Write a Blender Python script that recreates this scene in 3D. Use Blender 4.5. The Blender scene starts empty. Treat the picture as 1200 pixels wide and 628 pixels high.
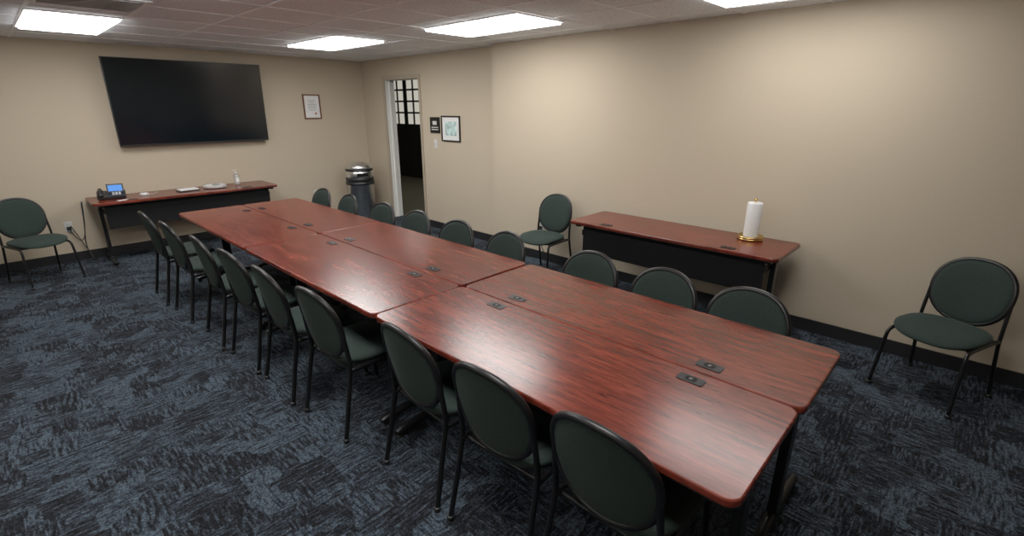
import bpy, bmesh, math, random
from mathutils import Vector, Matrix
random.seed(4)
sc = bpy.context.scene
sc.view_settings.view_transform = 'Standard'
sc.view_settings.look = 'None'
sc.view_settings.exposure = 0.0
sc.view_settings.gamma = 1.13

# ------------------------------------------------------------ materials
def new_mat(name):
    m = bpy.data.materials.new(name); m.use_nodes = True
    nt = m.node_tree
    return m, nt, nt.nodes['Principled BSDF']

def simple(name, col, rough=0.5, metal=0.0, noise=0.06, nscale=60, bump=0.0, spec=0.5, emit=None, estr=0, coat=0, alpha_t=0, sheen=0):
    m, nt, b = new_mat(name)
    N, L = nt.nodes, nt.links
    tc = N.new('ShaderNodeTexCoord')
    nz = N.new('ShaderNodeTexNoise'); nz.inputs['Scale'].default_value = nscale; nz.inputs['Detail'].default_value = 3
    L.new(tc.outputs['Object'], nz.inputs['Vector'])
    mp = N.new('ShaderNodeMapRange')
    mp.inputs['From Min'].default_value = 0.3; mp.inputs['From Max'].default_value = 0.7
    mp.inputs['To Min'].default_value = 1 - noise; mp.inputs['To Max'].default_value = 1 + noise
    L.new(nz.outputs['Fac'], mp.inputs['Value'])
    hs = N.new('ShaderNodeHueSaturation'); hs.inputs['Color'].default_value = (*col, 1)
    L.new(mp.outputs['Result'], hs.inputs['Value'])
    L.new(hs.outputs['Color'], b.inputs['Base Color'])
    b.inputs['Roughness'].default_value = rough
    b.inputs['Metallic'].default_value = metal
    b.inputs['Specular IOR Level'].default_value = spec
    b.inputs['Coat Weight'].default_value = coat
    b.inputs['Transmission Weight'].default_value = alpha_t
    if sheen:
        b.inputs['Sheen Weight'].default_value = sheen; b.inputs['Sheen Roughness'].default_value = .4
        b.inputs['Sheen Tint'].default_value = (.75, .95, .9, 1)
    if bump > 0:
        bp = N.new('ShaderNodeBump'); bp.inputs['Strength'].default_value = bump; bp.inputs['Distance'].default_value = 0.002
        L.new(nz.outputs['Fac'], bp.inputs['Height']); L.new(bp.outputs['Normal'], b.inputs['Normal'])
    if emit:
        b.inputs['Emission Color'].default_value = (*emit, 1); b.inputs['Emission Strength'].default_value = estr
    return m

def ramp(nt, stops):
    r = nt.nodes.new('ShaderNodeValToRGB')
    e = r.color_ramp.elements
    while len(e) < len(stops): e.new(0.5)
    for i, (p, c) in enumerate(stops):
        e[i].position = p; e[i].color = (*c, 1)
    return r

def wood_mat():
    m, nt, b = new_mat('mahogany_laminate')
    N, L = nt.nodes, nt.links
    tc = N.new('ShaderNodeTexCoord'); oi = N.new('ShaderNodeObjectInfo')
    cb = N.new('ShaderNodeCombineXYZ')
    mu = N.new('ShaderNodeMath'); mu.operation = 'MULTIPLY'; mu.inputs[1].default_value = 37
    L.new(oi.outputs['Random'], mu.inputs[0]); L.new(mu.outputs[0], cb.inputs['X']); L.new(mu.outputs[0], cb.inputs['Y'])
    ad = N.new('ShaderNodeVectorMath'); ad.operation = 'ADD'
    L.new(tc.outputs['Object'], ad.inputs[0]); L.new(cb.outputs[0], ad.inputs[1])
    def nz(scale, detail, dist):
        mp = N.new('ShaderNodeMapping'); mp.inputs['Scale'].default_value = scale
        L.new(ad.outputs[0], mp.inputs['Vector'])
        n = N.new('ShaderNodeTexNoise'); n.inputs['Scale'].default_value = 1; n.inputs['Detail'].default_value = detail
        n.inputs['Roughness'].default_value = 0.6; n.inputs['Distortion'].default_value = dist
        L.new(mp.outputs[0], n.inputs['Vector']); return n
    n1 = nz((18, 2.2, 4), 6, 1.3)
    n2 = nz((100, 8, 20), 3, 0.8)
    r1 = ramp(nt, [(0.28, (0.065, 0.010, 0.007)), (0.45, (0.120, 0.019, 0.011)), (0.58, (0.180, 0.030, 0.017)), (0.75, (0.240, 0.046, 0.026))])
    L.new(n1.outputs['Fac'], r1.inputs['Fac'])
    r2 = ramp(nt, [(0.34, (0.45, 0.40, 0.40)), (0.58, (1.1, 1.1, 1.1))])
    L.new(n2.outputs['Fac'], r2.inputs['Fac'])
    mx = N.new('ShaderNodeMix'); mx.data_type = 'RGBA'; mx.blend_type = 'MULTIPLY'; mx.inputs['Factor'].default_value = 0.8
    L.new(r1.outputs['Color'], mx.inputs['A']); L.new(r2.outputs['Color'], mx.inputs['B'])
    L.new(mx.outputs['Result'], b.inputs['Base Color'])
    b.inputs['Roughness'].default_value = 0.24
    b.inputs['Specular IOR Level'].default_value = 0.5
    bp = N.new('ShaderNodeBump'); bp.inputs['Strength'].default_value = 0.08; bp.inputs['Distance'].default_value = 0.001
    L.new(n2.outputs['Fac'], bp.inputs['Height']); L.new(bp.outputs['Normal'], b.inputs['Normal'])
    return m

def carpet_mat():
    m, nt, b = new_mat('carpet_tile_blue_black')
    N, L = nt.nodes, nt.links
    tc = N.new('ShaderNodeTexCoord')
    vo = N.new('ShaderNodeTexVoronoi'); vo.distance = 'CHEBYCHEV'; vo.inputs['Scale'].default_value = 6.5
    vo.inputs['Randomness'].default_value = 0.8
    L.new(tc.outputs['Object'], vo.inputs['Vector'])
    sp = N.new('ShaderNodeSeparateColor'); L.new(vo.outputs['Color'], sp.inputs[0])
    gt = N.new('ShaderNodeMath'); gt.operation = 'GREATER_THAN'; gt.inputs[1].default_value = 0.5
    L.new(sp.outputs[0], gt.inputs[0])
    def streak(scale):
        mp = N.new('ShaderNodeMapping'); mp.inputs['Scale'].default_value = scale
        L.new(tc.outputs['Object'], mp.inputs['Vector'])
        n = N.new('ShaderNodeTexNoise'); n.inputs['Scale'].default_value = 1; n.inputs['Detail'].default_value = 4; n.inputs['Roughness'].default_value = 0.65
        L.new(mp.outputs[0], n.inputs['Vector']); return n
    a = streak((11, 64, 1)); c = streak((64, 11, 1))
    mx = N.new('ShaderNodeMix'); mx.data_type = 'FLOAT'
    L.new(gt.outputs[0], mx.inputs['Factor']); L.new(a.outputs['Fac'], mx.inputs[2]); L.new(c.outputs['Fac'], mx.inputs[3])
    t = N.new('ShaderNodeMath'); t.operation = 'MULTIPLY_ADD'; t.inputs[1].default_value = 0.17; t.inputs[2].default_value = -0.095
    L.new(sp.outputs[1], t.inputs[0])
    s = N.new('ShaderNodeMath'); s.operation = 'ADD'; L.new(mx.outputs[0], s.inputs[0]); L.new(t.outputs[0], s.inputs[1])
    yarn = N.new('ShaderNodeTexVoronoi'); yarn.inputs['Scale'].default_value = 100
    L.new(tc.outputs['Object'], yarn.inputs['Vector'])
    r = ramp(nt, [(0.39, (0.014, 0.0145, 0.018)), (0.48, (0.033, 0.040, 0.052)), (0.57, (0.076, 0.102, 0.132))])
    L.new(s.outputs[0], r.inputs['Fac'])
    ry = ramp(nt, [(0.0, (1.4, 1.4, 1.4)), (0.75, (0.3, 0.3, 0.3))])
    L.new(yarn.outputs['Distance'], ry.inputs['Fac'])
    m2 = N.new('ShaderNodeMix'); m2.data_type = 'RGBA'; m2.blend_type = 'MULTIPLY'; m2.inputs['Factor'].default_value = 0.9
    L.new(r.outputs['Color'], m2.inputs['A']); L.new(ry.outputs['Color'], m2.inputs['B'])
    L.new(m2.outputs['Result'], b.inputs['Base Color'])
    b.inputs['Roughness'].default_value = 0.95; b.inputs['Specular IOR Level'].default_value = 0.1
    bp = N.new('ShaderNodeBump'); bp.inputs['Strength'].default_value = 0.7; bp.inputs['Distance'].default_value = 0.004; bp.invert = True
    L.new(yarn.outputs['Distance'], bp.inputs['Height']); L.new(bp.outputs['Normal'], b.inputs['Normal'])
    return m

def ceil_mat():
    m, nt, b = new_mat('acoustic_tile')
    N, L = nt.nodes, nt.links
    tc = N.new('ShaderNodeTexCoord')
    n = N.new('ShaderNodeTexNoise'); n.inputs['Scale'].default_value = 70; n.inputs['Detail'].default_value = 4
    L.new(tc.outputs['Object'], n.inputs['Vector'])
    r = ramp(nt, [(0.36, (0.64, 0.67, 0.71)), (0.46, (0.87, 0.91, 0.96)), (0.65, (0.90, 0.94, 0.98))])
    L.new(n.outputs['Fac'], r.inputs['Fac']); L.new(r.outputs['Color'], b.inputs['Base Color'])
    b.inputs['Roughness'].default_value = 0.9
    return m

def perf_mat():
    m, nt, b = new_mat('perforated_black_steel')
    N, L = nt.nodes, nt.links
    tc = N.new('ShaderNodeTexCoord')
    v = N.new('ShaderNodeTexVoronoi'); v.inputs['Scale'].default_value = 45; v.inputs['Randomness'].default_value = 0
    L.new(tc.outputs['Object'], v.inputs['Vector'])
    r = ramp(nt, [(0.25, (0.002, 0.002, 0.002)), (0.35, (0.008, 0.008, 0.009))])
    L.new(v.outputs['Distance'], r.inputs['Fac']); L.new(r.outputs['Color'], b.inputs['Base Color'])
    b.inputs['Roughness'].default_value = 0.55; b.inputs['Specular IOR Level'].default_value = .2
    return m

LIGHTCOL=(1.0, 0.985, 0.955)
M = dict(
 wood=wood_mat(), carpet=carpet_mat(), ceil=ceil_mat(), perf=perf_mat(),
 wall=simple('wall_paint_tan', (0.50, 0.422, 0.318), 0.75, noise=0.02, nscale=120, bump=0.15, spec=0.25),
 base=simple('baseboard_black', (0.012, 0.012, 0.014), 0.45),
 blk=simple('black_metal', (0.006, 0.006, 0.007), 0.34, noise=0.03, spec=.4),
 plas=simple('black_plastic', (0.012, 0.013, 0.014), 0.45),
 fabric=simple('dark_green_fabric', (0.019, 0.031, 0.027), 0.85, noise=0.35, nscale=260, bump=0.5, spec=0.25, sheen=.05),
 grey=simple('grommet_black', (0.012, 0.012, 0.013), 0.45, spec=.3),
 hole=simple('hole_dark', (0.003, 0.003, 0.003), 0.6, spec=.2),
 latch=simple('grommet_latch', (0.25, 0.25, 0.26), 0.35, 1.0),
 white=simple('white_paper', (0.75, 0.75, 0.74), 0.8, noise=0.02),
 whitepl=simple('white_plastic', (0.6, 0.6, 0.58), 0.4, noise=0.01),
 frame=simple('door_frame_paint', (0.82, 0.82, 0.78), 0.45, noise=0.02),
 casing=simple('door_casing_paint', (0.40, 0.335, 0.255), 0.45, noise=0.02),
 tbar=simple('ceiling_tbar_paint', (0.92, 0.94, 0.97), 0.5, noise=0.02),
 light=simple('troffer_diffuser', (0.9, 0.9, 0.9), 0.5, noise=0, emit=LIGHTCOL, estr=15),
 light_dim=simple('troffer_diffuser_dim', (0.9, 0.9, 0.9), 0.5, noise=0, emit=LIGHTCOL, estr=9),
 tvs=simple('tv_screen_glass', (0.004, 0.007, 0.010), 0.12, noise=0.02, spec=0.5),
 chrome=simple('brushed_steel', (0.82, 0.82, 0.82), 0.32, 1.0, noise=0.06, nscale=20),
 brass=simple('brass', (0.62, 0.42, 0.16), 0.25, 1.0, noise=0.03),
 brown=simple('brown_wood_frame', (0.14, 0.045, 0.02), 0.45, noise=0.2, nscale=50),
 hallfloor=simple('hall_carpet', (0.050, 0.046, 0.028), 0.95, noise=0.35, nscale=30),
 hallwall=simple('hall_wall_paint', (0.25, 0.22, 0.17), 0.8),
 dkwood=simple('dark_stained_wood', (0.008, 0.009, 0.009), 0.5, noise=0.2, nscale=30),
 pane=simple('door_pane_painted_glow', (0.5, 0.47, 0.4), 0.2, emit=(0.9, 0.86, 0.74), estr=0.45, noise=0.15, nscale=3),  # opaque panes glow to stand in for a lit wall behind the glass
 blue=simple('phone_display', (0.02, 0.1, 0.3), 0.2, emit=(0.08, 0.3, 0.9), estr=0.6, noise=0.3, nscale=90),
 clear=simple('clear_plastic', (0.8, 0.85, 0.88), 0.12, alpha_t=0.8, noise=0.02),
 art=simple('map_print', (0.45, 0.60, 0.58), 0.6, noise=0.5, nscale=14),
 seal=simple('certificate_seal', (0.5, 0.1, 0.05), 0.6),
 ink=simple('grey_ink', (0.25, 0.25, 0.25), 0.8),
)

# ------------------------------------------------------------ mesh builder
class MB:
    def __init__(s): s.v=[]; s.f=[]; s.m=[]; s.s=[]; s.mats=[]
    def mi(s, k):
        if k not in s.mats: s.mats.append(k)
        return s.mats.index(k)
    def add(s, vs, fs, k, smooth=False):
        o=len(s.v); s.v+= [tuple(v) for v in vs]; i=s.mi(k)
        for f in fs:
            s.f.append([a+o for a in f]); s.m.append(i); s.s.append(smooth)
    def box(s, c, d, k, rot=None, bev=0.0):
        bm=bmesh.new(); bmesh.ops.create_cube(bm, size=1.0)
        for v in bm.verts: v.co=Vector((v.co.x*d[0], v.co.y*d[1], v.co.z*d[2]))
        if bev>0: bmesh.ops.bevel(bm, geom=bm.edges[:], offset=bev, segments=2, affect='EDGES', profile=0.6)
        bm.verts.index_update()
        vs=[]
        for v in bm.verts:
            p=v.co.copy()
            if rot is not None: p=rot@p
            vs.append(p+Vector(c))
        fs=[[v.index for v in f.verts] for f in bm.faces]; bm.free()
        s.add(vs, fs, k, False)
    def box2(s, a, b, k, bev=0.0):
        s.box([(a[i]+b[i])/2 for i in range(3)], [abs(b[i]-a[i]) for i in range(3)], k, None, bev)
    def lathe(s, prof, c, k, n=28, smooth=True, ax=None):
        vs=[]; fs=[]
        for r,z in prof:
            for j in range(n):
                t=2*math.pi*j/n; p=Vector((r*math.cos(t), r*math.sin(t), z))
                if ax is not None: p=ax@p
                vs.append(p+Vector(c))
        for i in range(len(prof)-1):
            for j in range(n):
                fs.append([i*n+j, i*n+(j+1)%n, (i+1)*n+(j+1)%n, (i+1)*n+j])
        fs.append(list(range(n))[::-1]); fs.append([(len(prof)-1)*n+j for j in range(n)])
        s.add(vs, fs, k, smooth)
    def tube(s, pts, r, k, n=10, closed=False, sub=5, flat=1.0):
        P=[Vector(p) for p in pts]; Q=[]
        m=len(P)
        segs = m if closed else m-1
        for i in range(segs):
            if closed: p0,p1,p2,p3=P[(i-1)%m],P[i],P[(i+1)%m],P[(i+2)%m]
            else: p0,p1,p2,p3=P[max(i-1,0)],P[i],P[i+1],P[min(i+2,m-1)]
            for j in range(sub):
                t=j/sub
                Q.append(0.5*((2*p1)+(-p0+p2)*t+(2*p0-5*p1+4*p2-p3)*t*t+(-p0+3*p1-3*p2+p3)*t**3))
        if not closed: Q.append(P[-1])
        q=len(Q); vs=[]; fs=[]
        nrm=None
        for i in range(q):
            if closed: T=(Q[(i+1)%q]-Q[i-1])
            else: T=Q[min(i+1,q-1)]-Q[max(i-1,0)]
            if T.length<1e-9: T=Vector((0,0,1))
            T.normalize()
            if nrm is None:
                nrm=T.orthogonal().normalized()
                if abs(T.x)<0.9:
                    nrm=(Vector((1,0,0))-T*T.x).normalized()
            else:
                nrm=(nrm-T*nrm.dot(T)).normalized()
            b=T.cross(nrm)
            for j in range(n):
                a=2*math.pi*j/n
                vs.append(Q[i]+nrm*math.cos(a)*r*flat+b*math.sin(a)*r)
        for i in range(q if closed else q-1):
            for j in range(n):
                fs.append([i*n+j, i*n+(j+1)%n, ((i+1)%q)*n+(j+1)%n, ((i+1)%q)*n+j])
        if not closed:
            fs.append(list(range(n))); fs.append([(q-1)*n+j for j in range(n)])
        s.add(vs, fs, k, True)
    def slab(s, out, z0, z1, bev, k):
        n=len(out); 
        nr=[]
        for i in range(n):
            a=Vector(out[i-1]); b=Vector(out[(i+1)%n]); t=(b-a).normalized(); nr.append(Vector((t.y,-t.x)))
        rings=[(bev,z0),(bev*0.3,z0+bev*0.3),(0,z0+bev),(0,z1-bev),(bev*0.3,z1-bev*0.3),(bev,z1)]
        vs=[];fs=[]
        for ins,z in rings:
            for i in range(n):
                p=Vector(out[i])-nr[i]*ins; vs.append((p.x,p.y,z))
        for r in range(len(rings)-1):
            for i in range(n): fs.append([r*n+i, r*n+(i+1)%n, (r+1)*n+(i+1)%n, (r+1)*n+i])
        s.add(vs,fs,k,False)
        s.add(vs[:n],[list(range(n))[::-1]],k,False)
        s.add(vs[-n:],[list(range(n))],k,False)
    def mesh(s, name, doubles=True):
        me=bpy.data.meshes.new(name); me.from_pydata(s.v,[],s.f)
        for k in s.mats: me.materials.append(M[k])
        me.polygons.foreach_set('material_index', s.m); me.polygons.foreach_set('use_smooth', s.s)
        bm=bmesh.new(); bm.from_mesh(me)
        if doubles: bmesh.ops.remove_doubles(bm, verts=bm.verts, dist=1e-5)
        bmesh.ops.recalc_face_normals(bm, faces=bm.faces)
        bm.to_mesh(me); bm.free(); me.update(); return me
    def obj(s, name, loc=(0,0,0), rz=0):
        return place(s.mesh(name), name, loc, rz)
def place(me, name, loc=(0,0,0), rz=0):
    o=bpy.data.objects.new(name, me); o.location=loc; o.rotation_euler=(0,0,rz); sc.collection.objects.link(o); return o

def rrect(w,h,r,seg=6,cx=0,cy=0):
    o=[]
    for (sx,sy,a0) in ((1,1,0),(-1,1,90),(-1,-1,180),(1,-1,270)):
        for i in range(seg+1):
            a=math.radians(a0+90*i/seg)
            o.append((cx+sx*(w/2-r)+r*math.cos(a), cy+sy*(h/2-r)+r*math.sin(a)))
    return o

# ------------------------------------------------------------ room
CZ=2.47; XR=4.36; XD=4.50; YB=7.70; XL=-2.6; YN=-2.4; YJ=4.48
DY0,DY1,DZ=6.13,7.03,2.17
def boxes(name, lst, k):
    b=MB()
    for a,c in lst: b.box2(a,c,k)
    return b.obj(name)
boxes('floor', [((XL-.15,YN-.15,-.1),(XD+.15,YB+.15,0))], 'carpet')
boxes('ceiling', [((XL-.15,YN-.15,CZ),(XD+.15,YB+.15,CZ+.12))], 'ceil')
boxes('wall_back', [((XL-.15,YB,0),(XD+.15,YB+.15,CZ))], 'wall')
boxes('wall_left', [((XL-.15,YN,0),(XL,YB,CZ))], 'wall')
boxes('wall_front', [((XL-.15,YN-.15,0),(XD+.15,YN,CZ))], 'wall')
boxes('wall_right', [((XR,YN,0),(XD+.15,YJ,CZ))], 'wall')
boxes('wall_right_doorway', [((XD,YJ,0),(XD+.15,DY0,CZ)), ((XD,DY1,0),(XD+.15,YB,CZ)), ((XD,DY0,DZ),(XD+.15,DY1,CZ))], 'wall')
t=.012; h=.105
boxes('baseboard_back', [((XL,YB-t,0),(XD,YB,h))], 'base')
boxes('baseboard_left', [((XL,YN,0),(XL+t,YB-t,h))], 'base')
boxes('baseboard_front', [((XL+t,YN,0),(XR,YN+t,h))], 'base')
boxes('baseboard_right', [((XR-t,YN+t,0),(XR,YJ,h)), ((XD-t,YJ,0),(XD,DY0-.06,h)), ((XD-t,DY1+.06,0),(XD,YB-t,h))], 'base')
# door frame: tan casing on the face, white jamb inside
b=MB()
b.box2((XD-.018,DY0-.03,0),(XD-.0005,DY0+.012,DZ+.05),'casing',.003)
b.box2((XD-.018,DY1-.012,0),(XD-.0005,DY1+.05,DZ+.05),'casing',.003)
b.box2((XD-.018,DY0+.012,DZ-.012),(XD-.0005,DY1-.012,DZ+.05),'casing',.003)
b.box2((XD,DY1-.014,0),(XD+.16,DY1,DZ),'frame'); b.box2((XD,DY0,0),(XD+.16,DY0+.014,DZ),'frame')
b.box2((XD,DY0+.014,DZ-.014),(XD+.16,DY1-.014,DZ),'frame')
b.box2((XD+.06,DY1-.03,0),(XD+.09,DY1-.014,DZ-.014),'frame')
b.obj('trim_1')
# hall beyond
HX=7.6
boxes('floor_hall', [((XD+.15,4.6,-.1),(HX+.1,13,0))], 'hallfloor')
boxes('ceiling_hall', [((XD+.15,4.6,2.9),(HX+.1,13,3.0))], 'hallwall')
boxes('wall_hall_far', [((HX,4.6,0),(HX+.1,10.05,2.9)),((HX,11.95,0),(HX+.1,13,2.9)),((HX,10.05,2.65),(HX+.1,11.95,2.9))], 'hallwall')
boxes('wall_hall_end', [((XD+.15,13,0),(HX+.1,13.1,2.9))], 'hallwall')
boxes('wall_hall_near', [((XD+.15,4.5,0),(HX+.1,4.6,2.9))], 'hallwall')
boxes('wall_hall_side', [((XD+.05,YB+.15,0),(XD+.15,13,2.9)),((XD+.05,4.6,CZ+.12),(XD+.15,YB+.15,2.9))], 'hallwall')
b=MB()
for y0 in (10.06,11.01):
    y1=y0+.93
    b.box2((HX,y0,0),(HX+.05,y1,1.35),'dkwood')
    b.box2((HX-.01,y0+.12,.25),(HX,y1-.12,1.15),'dkwood',.004)
    b.box2((HX,y0,2.45),(HX+.05,y1,2.64),'dkwood')
    b.box2((HX,y0,1.35),(HX+.05,y0+.06,2.45),'dkwood'); b.box2((HX,y1-.06,1.35),(HX+.05,y1,2.45),'dkwood')
    b.box2((HX+.02,y0+.06,1.35),(HX+.03,y1-.06,2.45),'pane')
    for i in (1,2):
        yy=y0+.06+i*.27; b.box2((HX,yy-.025,1.35),(HX+.05,yy+.025,2.45),'dkwood')
    for i in (1,2,3):
        zz=1.35+i*.275; b.box2((HX,y0+.06,zz-.022),(HX+.05,y1-.06,zz+.022),'dkwood')
b.obj('door_1')
b=MB(); b.box2((5.6,7.6,2.87),(6.2,9.4,2.9),'light'); o=b.obj('hall_fill_light')  # unseen emitter added to brighten the hall
o.data.materials[0]=simple('hall_fill_glow',(0.8,0.8,0.8),.5,noise=0,emit=(1,.95,.85),estr=7)

# ceiling T-bar grid
b=MB()
x=.42-.61*4
while x<XD:
    if x>XL: b.box2((x-.012,YN,CZ-.004),(x+.012,YB,CZ),'tbar')
    x+=.61
y=.40-.61*4
while y<YB:
    if y>YN: b.box2((XL,y-.012,CZ-.0045),(XD if y>YJ else XR,y+.012,CZ),'tbar')
    y+=.61
b.obj('trim_2')
# troffers
def troffer(x,y,k='light'):
    b=MB(); w,l=.61,1.22
    b.box2((-w/2,-l/2,-.008),(w/2,-l/2+.022,.0),'tbar'); b.box2((-w/2,l/2-.022,-.008),(w/2,l/2,0),'tbar')
    b.box2((-w/2,-l/2+.022,-.008),(-w/2+.022,l/2-.022,0),'tbar'); b.box2((w/2-.022,-l/2+.022,-.008),(w/2,l/2-.022,0),'tbar')
    b.box2((-w/2+.022,-l/2+.022,-.024),(w/2-.022,l/2-.022,-.001),k,.006)
    b.obj('ceiling_light_panel',(x,y,CZ))
for x,y in ((.725,6.06),(3.03,5.72),(3.39,3.5),(.725,3.56),(.725,1.0)):  # last panel is out of view, added to light the room
    troffer(x,y)
troffer(3.62,1.0,'light_dim'); troffer(-1.6,1.0,'light_dim'); troffer(-1.6,3.56,'light_dim')  # the two at far left are unseen, added to brighten that side
# ceiling vent
b=MB()
b.box2((-.3,-.3,-.01),(.3,-.27,0),'tbar');b.box2((-.3,.27,-.01),(.3,.3,0),'tbar');b.box2((-.3,-.27,-.01),(-.27,.27,0),'tbar');b.box2((.27,-.27,-.01),(.3,.27,0),'tbar')
b.box2((-.27,-.27,-.002),(.27,.27,0),'hole')
for i in range(9):
    b.box((0,-.24+i*.06,-.007),(.54,.03,.003),'tbar',Matrix.Rotation(.5,3,'X'))
b.obj('ceiling_vent',(.73,4.75,CZ))

# ------------------------------------------------------------ tables
def table_mesh(name, L=1.85, W=.61, panel_x=.2):
    b=MB()
    b.slab(rrect(W,L,.045),.711,.74,.006,'wood')
    b.slab(rrect(W-.006,L-.006,.043),.7085,.7112,.0005,'plas')
    for sy in (-1,1):
        y=sy*(L/2-.075)
        b.box((0.06,y,.375),(.075,.038,.64),'blk',None,.006)
        b.box((0,y,.695),(.52,.05,.028),'blk',None,.006)
        b.tube([(-.27,y,.028),(-.2,y,.045),(.06,y,.062),(.2,y,.045),(.275,y,.028)],.024,'blk',n=12,flat=1.0)
        for x in (-.25,.25): b.lathe([(.0,0),(.02,0),(.02,.012),(.008,.014),(.008,.03)],(x,y,0),'plas',12)
        gy=sy*(L/2-.375)
        b.slab([(p[0]+W/2-.075,p[1]+gy) for p in rrect(.056,.108,.01,4)],.7395,.7435,.001,'grey')
        b.slab([(p[0]+W/2-.075,p[1]+gy) for p in rrect(.034,.045,.008,4)],.7430,.7445,.0004,'hole')
        b.lathe([(0,0),(.008,0),(.008,.001),(0,.001)],(W/2-.075,gy,.7442),'latch',12)
    b.box((0,0,.69),(.04,L-.2,.03),'blk')
    b.box((panel_x,0,.56),(.012,L-.21,.27),'perf')
    b.box((panel_x,0,.428),(.02,L-.21,.012),'blk')
    for sy in (-1,1):
        b.box(((panel_x+.06)/2,sy*(L/2-.1),.62),(abs(panel_x-.06)+.02,.012,.05),'blk')
    return b.mesh(name)
tm=table_mesh('conference_table')
for i in range(3):
    yc=.28+.925+i*1.855
    place(tm,'conference_table',(1.49,yc,0),0)
    place(tm,'conference_table',(2.103,yc-(.012 if i==0 else -.003),0),math.pi)
place(tm,'side_table',(3.985,1.83,0),math.pi)
tm2=table_mesh('side_table',L=2.02)
place(tm2,'side_table',(1.67,7.365,0),-math.pi/2)

# ------------------------------------------------------------ chair
def chair_mesh():
    b=MB()
    A,Bh,ZC=.198,.196,.652
    def by(x,z): return -.232-(z-.64)*.20+.75*x*x
    n=40; R=[0,.25,.5,.72,.88,.96,1.0]
    def oval(r,t):
        c,s_=math.cos(t),math.sin(t); e=2/2.25
        return A*r*math.copysign(abs(c)**e,c)*(1+.05*s_), ZC+Bh*r*math.copysign(abs(s_)**e,s_)
    for side in (1,-1):
        vs=[];fs=[]
        for r in R:
            for j in range(n):
                x,z=oval(r,2*math.pi*j/n)
                off=(.010+.022*math.sqrt(max(0,1-r**4))) if side==1 else -(.006+.006*math.sqrt(max(0,1-r**6)))
                vs.append((x,by(x,z)+off,z))
        for i in range(len(R)-1):
            for j in range(n): fs.append([i*n+j,i*n+(j+1)%n,(i+1)*n+(j+1)%n,(i+1)*n+j])
        b.add(vs,fs,'fabric',True)
    pts=[]
    for j in range(n):
        x,z=oval(1.02,2*math.pi*j/n); pts.append((x,by(x,z),z))
    b.tube(pts,.0145,'blk',n=10,closed=True,sub=1)
    def so(r,t):
        c,s_=math.cos(t),math.sin(t); e=2/2.7
        return .225*r*math.copysign(abs(c)**e,c)*(1+.05*s_), .025+.218*r*math.copysign(abs(s_)**e,s_)
    R2=[0,.3,.55,.75,.88,.95,.99,1.0,.985,.93]
    Z2=[.468,.468,.468,.466,.461,.454,.446,.438,.428,.422]
    vs=[];fs=[]; n=44
    for r,zz in zip(R2,Z2):
        for j in range(n):
            x,y=so(r,2*math.pi*j/n)
            dz=-.03*max(0,(y-.08)/.16)**2 + .25*x*x*.6
            vs.append((x,y,zz+dz))
    for i in range(len(R2)-1):
        for j in range(n): fs.append([i*n+j,i*n+(j+1)%n,(i+1)*n+(j+1)%n,(i+1)*n+j])
    b.add(vs,fs,'fabric',True)
    b.slab([so(.92,2*math.pi*j/n) for j in range(n)],.406,.426,.004,'plas')
    for s in (-1,1):
        b.tube([(s*.222,-.262,.012),(s*.216,-.235,.14),(s*.211,-.208,.28),(s*.209,-.186,.39),(s*.209,-.182,.45),(s*.207,-.188,.52),(s*.205,-.196,.58),(s*.203,-.201,.64)],.0135,'blk',n=10,sub=4,flat=.8)
        b.tube([(s*.222,.245,.012),(s*.214,.222,.20),(s*.208,.205,.355),(s*.204,.19,.392),(s*.202,.15,.405),(s*.203,0,.405),(s*.208,-.19,.405)],.0135,'blk',n=10,sub=4,flat=.8)
        for y in (-.262,.245): b.lathe([(.0,0),(.016,0),(.017,.02),(.013,.024)],(s*.222,y,0),'plas',12)
    b.tube([(-.205,.12,.40),(0,.12,.397),(.205,.12,.40)],.010,'blk',n=8)
    b.tube([(-.205,-.16,.40),(0,-.16,.397),(.205,-.16,.40)],.010,'blk',n=8)
    return b.mesh('stacking_chair')
cm=chair_mesh()
def chair(x,y,face):
    place(cm,'stacking_chair',(x,y,0),face-math.pi/2)
OFF=.27
LY=[.68,1.18,1.69,2.46,3.01,3.58,4.12,4.86,5.48]
LX=[1.08,1.06,1.05,.985,.95,.93,.90,.86,.83]
JL=[.0,.03,-.03,.05,-.02,.05,-.04,.03,.0]
for x,y,j in zip(LX,LY,JL):
    chair(x+OFF,y,j)
RY=[.72,1.21,1.72,2.52,3.08,3.66,4.22,4.92,5.52]
JR=[.02,-.03,.03,-.05,.04,0,.05,-.04,.02]
for y,j in zip(RY,JR): chair(2.61-OFF,y,math.pi+j)
chair(.13,7.02,math.radians(-72))
chair(3.93,3.27,math.radians(184))
chair(3.90,-.05,math.radians(160))

# ------------------------------------------------------------ tv
b=MB()
b.box((0,0,0),(1.74,.035,1.01),'plas',None,.005)
b.box((0,-.0175,.006),(1.72,.004,.98),'tvs')
b.box((0,.035,-.05),(1.1,.05,.6),'plas',None,.01)
b.box((0,.07,0),(.5,.05,.35),'blk')
o=b.obj('wall_mounted_television',(1.98,7.585,1.815)); o.rotation_euler=(math.radians(3),0,0)
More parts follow.
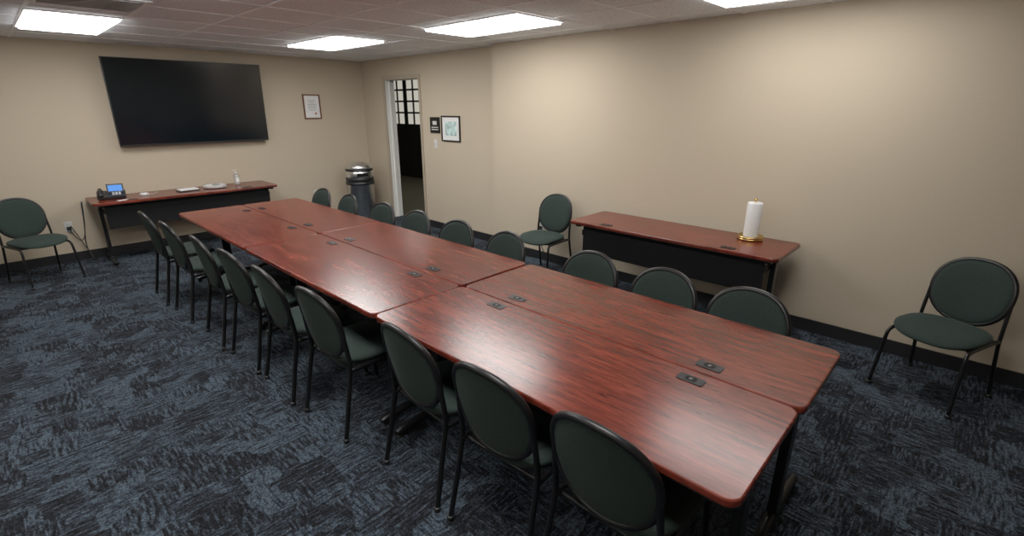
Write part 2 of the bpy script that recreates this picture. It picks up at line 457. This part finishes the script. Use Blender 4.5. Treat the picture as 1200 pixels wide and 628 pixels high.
# frames
def frame(name,w,h,fk,ik,loc,rz,extra=None,mat=.0):
    b=MB(); f=.018
    b.box((0,-.009,h/2-f/2),(w,.018,f),fk); b.box((0,-.009,-h/2+f/2),(w,.018,f),fk)
    b.box((-w/2+f/2,-.009,0),(f,.018,h-2*f),fk); b.box((w/2-f/2,-.009,0),(f,.018,h-2*f),fk)
    b.box((0,-.004,0),(w-2*f,.006,h-2*f),'white')
    if mat: b.box((0,-.0075,0),(w-2*f-2*mat,.001,h-2*f-2*mat),ik)
    if extra: extra(b)
    b.obj(name,loc,rz)
def cert(b):
    for i,wd in enumerate((.12,.08,.14,.13,.14,.1)): b.box((0,-.0078,.09-i*.028),(wd,.001,.007),'ink')
    b.lathe([(0,-.001),(.016,-.001),(.016,.001),(0,.001)],(.05,-.008,-.1),'seal',16,ax=Matrix.Rotation(math.pi/2,3,'X'))
frame('framed_certificate',.27,.36,'brown','white',(3.60,YB-.001,1.77),0,cert)
frame('framed_map',.40,.345,'blk','art',(XD-.001,5.45,1.48),-math.pi/2,None,.06)
b=MB(); b.box((0,-.006,0),(.22,.012,.22),'blk',None,.003)
b.box((0,-.0128,.03),(.09,.001,.05),'whitepl')
for i in range(2): b.box((0,-.0128,-.03-i*.03),(.15,.001,.012),'whitepl')
b.obj('room_sign',(XD-.001,5.80,1.52),-math.pi/2)
def plate(name,loc,rz,sw):
    b=MB(); b.box((0,-.004,0),(.075,.008,.12),'whitepl',None,.002)
    if sw: b.box((0,-.011,0),(.012,.012,.026),'whitepl',None,.002)
    else:
        for z in (-.025,.025):
            b.box((0,-.009,z),(.034,.003,.03),'whitepl',None,.001)
            for x in (-.007,.007): b.box((x,-.0108,z),(.003,.001,.01),'hole')
    b.obj(name,loc,rz)
plate('light_switch',(XD-.001,5.80,1.26),-math.pi/2,True)
plate('wall_outlet',(.45,YB-.001,.42),0,False)
plate('wall_outlet',(3.5,YB-.001,.44),0,False)
plate('wall_outlet',(XR-.001,3.66,.42),-math.pi/2,False)

# trash can
b=MB()
b.lathe([(.0,0),(.19,0),(.195,.01),(.195,.03),(.19,.035)],(0,0,0),'plas')
b.lathe([(.19,.035),(.195,.04),(.197,.62),(.195,.625)],(0,0,0),'chrome',36)
b.lathe([(.197,.62),(.206,.625),(.206,.675),(.2,.68)],(0,0,0),'plas',36)
b.lathe([(.196,.68),(.2,.685),(.2,.77),(.196,.775)],(0,0,0),'chrome',36)
b.lathe([(.199,.775),(.202,.78),(.20,.81),(.19,.813)],(0,0,0),'plas',36)
b.lathe([(.199,.813),(.198,.83),(.18,.865),(.13,.895),(.06,.912),(.0,.915)],(0,0,0),'chrome',36)
b.box((-.06,-.188,.727),(.16,.03,.05),'hole',Matrix.Rotation(-.3,3,'Z'),.01)
b.lathe([(.203,.62),(.212,.59),(.210,.57),(.2,.58)],(0,0,0),'plas',36)
o=b.obj('trash_can',(4.04,7.24,0)); o.scale=(1.06,1.06,1.03)

# paper towel holder
b=MB()
b.lathe([(0,0),(.095,0),(.1,.006),(.098,.014),(.06,.018),(.0,.02)],(0,0,0),'brass',36)
b.lathe([(.095,.012),(.1,.02),(.098,.03),(.092,.032),(.09,.02)],(0,0,0),'brass',36)
b.lathe([(.021,.022),(.055,.022),(.056,.03),(.056,.295),(.054,.3),(.021,.3)],(0,0,0),'white',36)
b.lathe([(0,.02),(.006,.02),(.006,.31),(.012,.316),(.014,.324),(.011,.332),(0,.335)],(0,0,0),'brass',16)
b.tube([(.056,.0,.03),(.06,-.02,.1),(.06,-.02,.2),(.056,0,.295)],.0015,'white',n=6)
b.obj('paper_towel_holder',(4.14,1.25,.742))

# items on table under tv
R=Matrix.Rotation
b=MB()
b.box((0,.02,.045),(.27,.2,.03),'plas',R(.25,3,'X'),.006)
b.box((0,.07,.038),(.26,.05,.07),'plas',None,.005)
b.box((.045,.055,.115),(.16,.012,.10),'plas',R(-.35,3,'X'),.004)
b.box((.045,.047,.115),(.13,.003,.07),'blue',R(-.35,3,'X'))
b.tube([(-.10,-.07,.06),(-.10,-.04,.09),(-.10,.05,.105),(-.10,.11,.10)],.019,'plas',n=10)
b.lathe([(0,0),(.027,0),(.03,.01),(.024,.02),(0,.022)],(-.10,-.065,.045),'plas',16)
b.lathe([(0,0),(.027,0),(.03,.01),(.024,.02),(0,.022)],(-.10,.10,.075),'plas',16)
for i in range(3):
    for j in range(4): b.box((.02+i*.03,-.055+j*.02,.055+j*.005),(.02,.012,.006),'whitepl',R(.25,3,'X'))
b.obj('desk_telephone',(.88,7.34,.742),-.15)
b=MB(); b.lathe([(0,0),(.05,0),(.052,.008),(.04,.024),(.02,.03),(0,.031)],(0,0,0),'whitepl'); b.lathe([(0,.03),(.012,.03),(.01,.034),(0,.034)],(0,0,0),'grey')
b.tube([(.05,0,.006),(.12,.04,.004),(.16,.12,.004)],.003,'whitepl',n=6)
b.obj('conference_microphone',(1.20,7.38,.741))
b=MB(); b.slab(rrect(.23,.16,.01,3),0,.012,.002,'blk'); b.slab(rrect(.21,.14,.01,3),.012,.028,.003,'white'); b.obj('napkin_stack',(1.66,7.36,.741),.1)
b=MB()
for i in range(6):
    z=i*.005; b.lathe([(0,z),(.09,z),(.10,z+.004),(.135,z+.014),(.137,z+.017),(.10,z+.008),(.0,z+.005)],(0,0,0),'white',32)
b.lathe([(0,.03),(.02,.03),(.045,.034),(.048,.05),(.04,.052),(0,.04)],(.02,0,0),'clear',20)
b.obj('paper_plate_stack',(1.98,7.38,.741))
b=MB(); b.lathe([(0,0),(.034,0),(.036,.006),(.036,.11),(.03,.13),(.014,.14),(.014,.15),(0,.15)],(0,0,0),'clear',24)
b.lathe([(0,.15),(.016,.15),(.016,.165),(.005,.168),(.005,.19),(.012,.192),(.012,.202),(0,.204)],(0,0,0),'whitepl',16)
b.box((-.02,0,.197),(.04,.01,.008),'whitepl'); b.box((0,-.0365,.065),(.04,.002,.06),'white')
o=b.obj('hand_sanitizer_bottle',(2.30,7.50,.741))
b=MB(); b.box((0,0,.001),(.11,.06,.002),'white',None); b.box((.02,.0,.004),(.05,.03,.004),'whitepl',R(.3,3,'Z')); b.obj('paper_notes',(.95,7.14,.741),.2)
# cables
b=MB()
b.tube([(.63,7.68,.70),(.60,7.67,.45),(.56,7.63,.2),(.58,7.58,.04),(.62,7.5,.012),(.60,7.38,.012)],.005,'plas',n=6)
b.tube([(.45,7.685,.40),(.47,7.65,.33),(.52,7.64,.25),(.57,7.64,.3),(.60,7.65,.5),(.62,7.68,.69)],.005,'plas',n=6)
b.tube([(.47,7.68,.43),(.54,7.64,.20),(.58,7.55,.05),(.5,7.5,.012),(.58,7.4,.012)],.004,'plas',n=6)
b.box((.45,7.68,.40),(.04,.03,.04),'plas')
b.obj('power_cables')
b=MB(); b.box((0,0,0),(.04,.03,.04),'plas'); b.tube([(0,-.015,0),(0,-.04,-.05),(.05,-.03,-.2),(.1,.0,-.36)],.005,'plas',n=6)
b.obj('power_plug',(XR-.03,3.66,.40),-math.pi/2)

# ------------------------------------------------------------ world + camera
w=bpy.data.worlds.new('world'); sc.world=w; w.use_nodes=True
w.node_tree.nodes['Background'].inputs[0].default_value=(.02,.02,.02,1)
cd=bpy.data.cameras.new('camera'); cam=bpy.data.objects.new('camera',cd); sc.collection.objects.link(cam)
cd.sensor_width=36; cd.lens=36*570/1200; cd.clip_start=.02
cam.location=(0,0,1.77); cam.rotation_euler=(math.radians(90-18.34),0,math.radians(-46.4))
sc.camera=cam
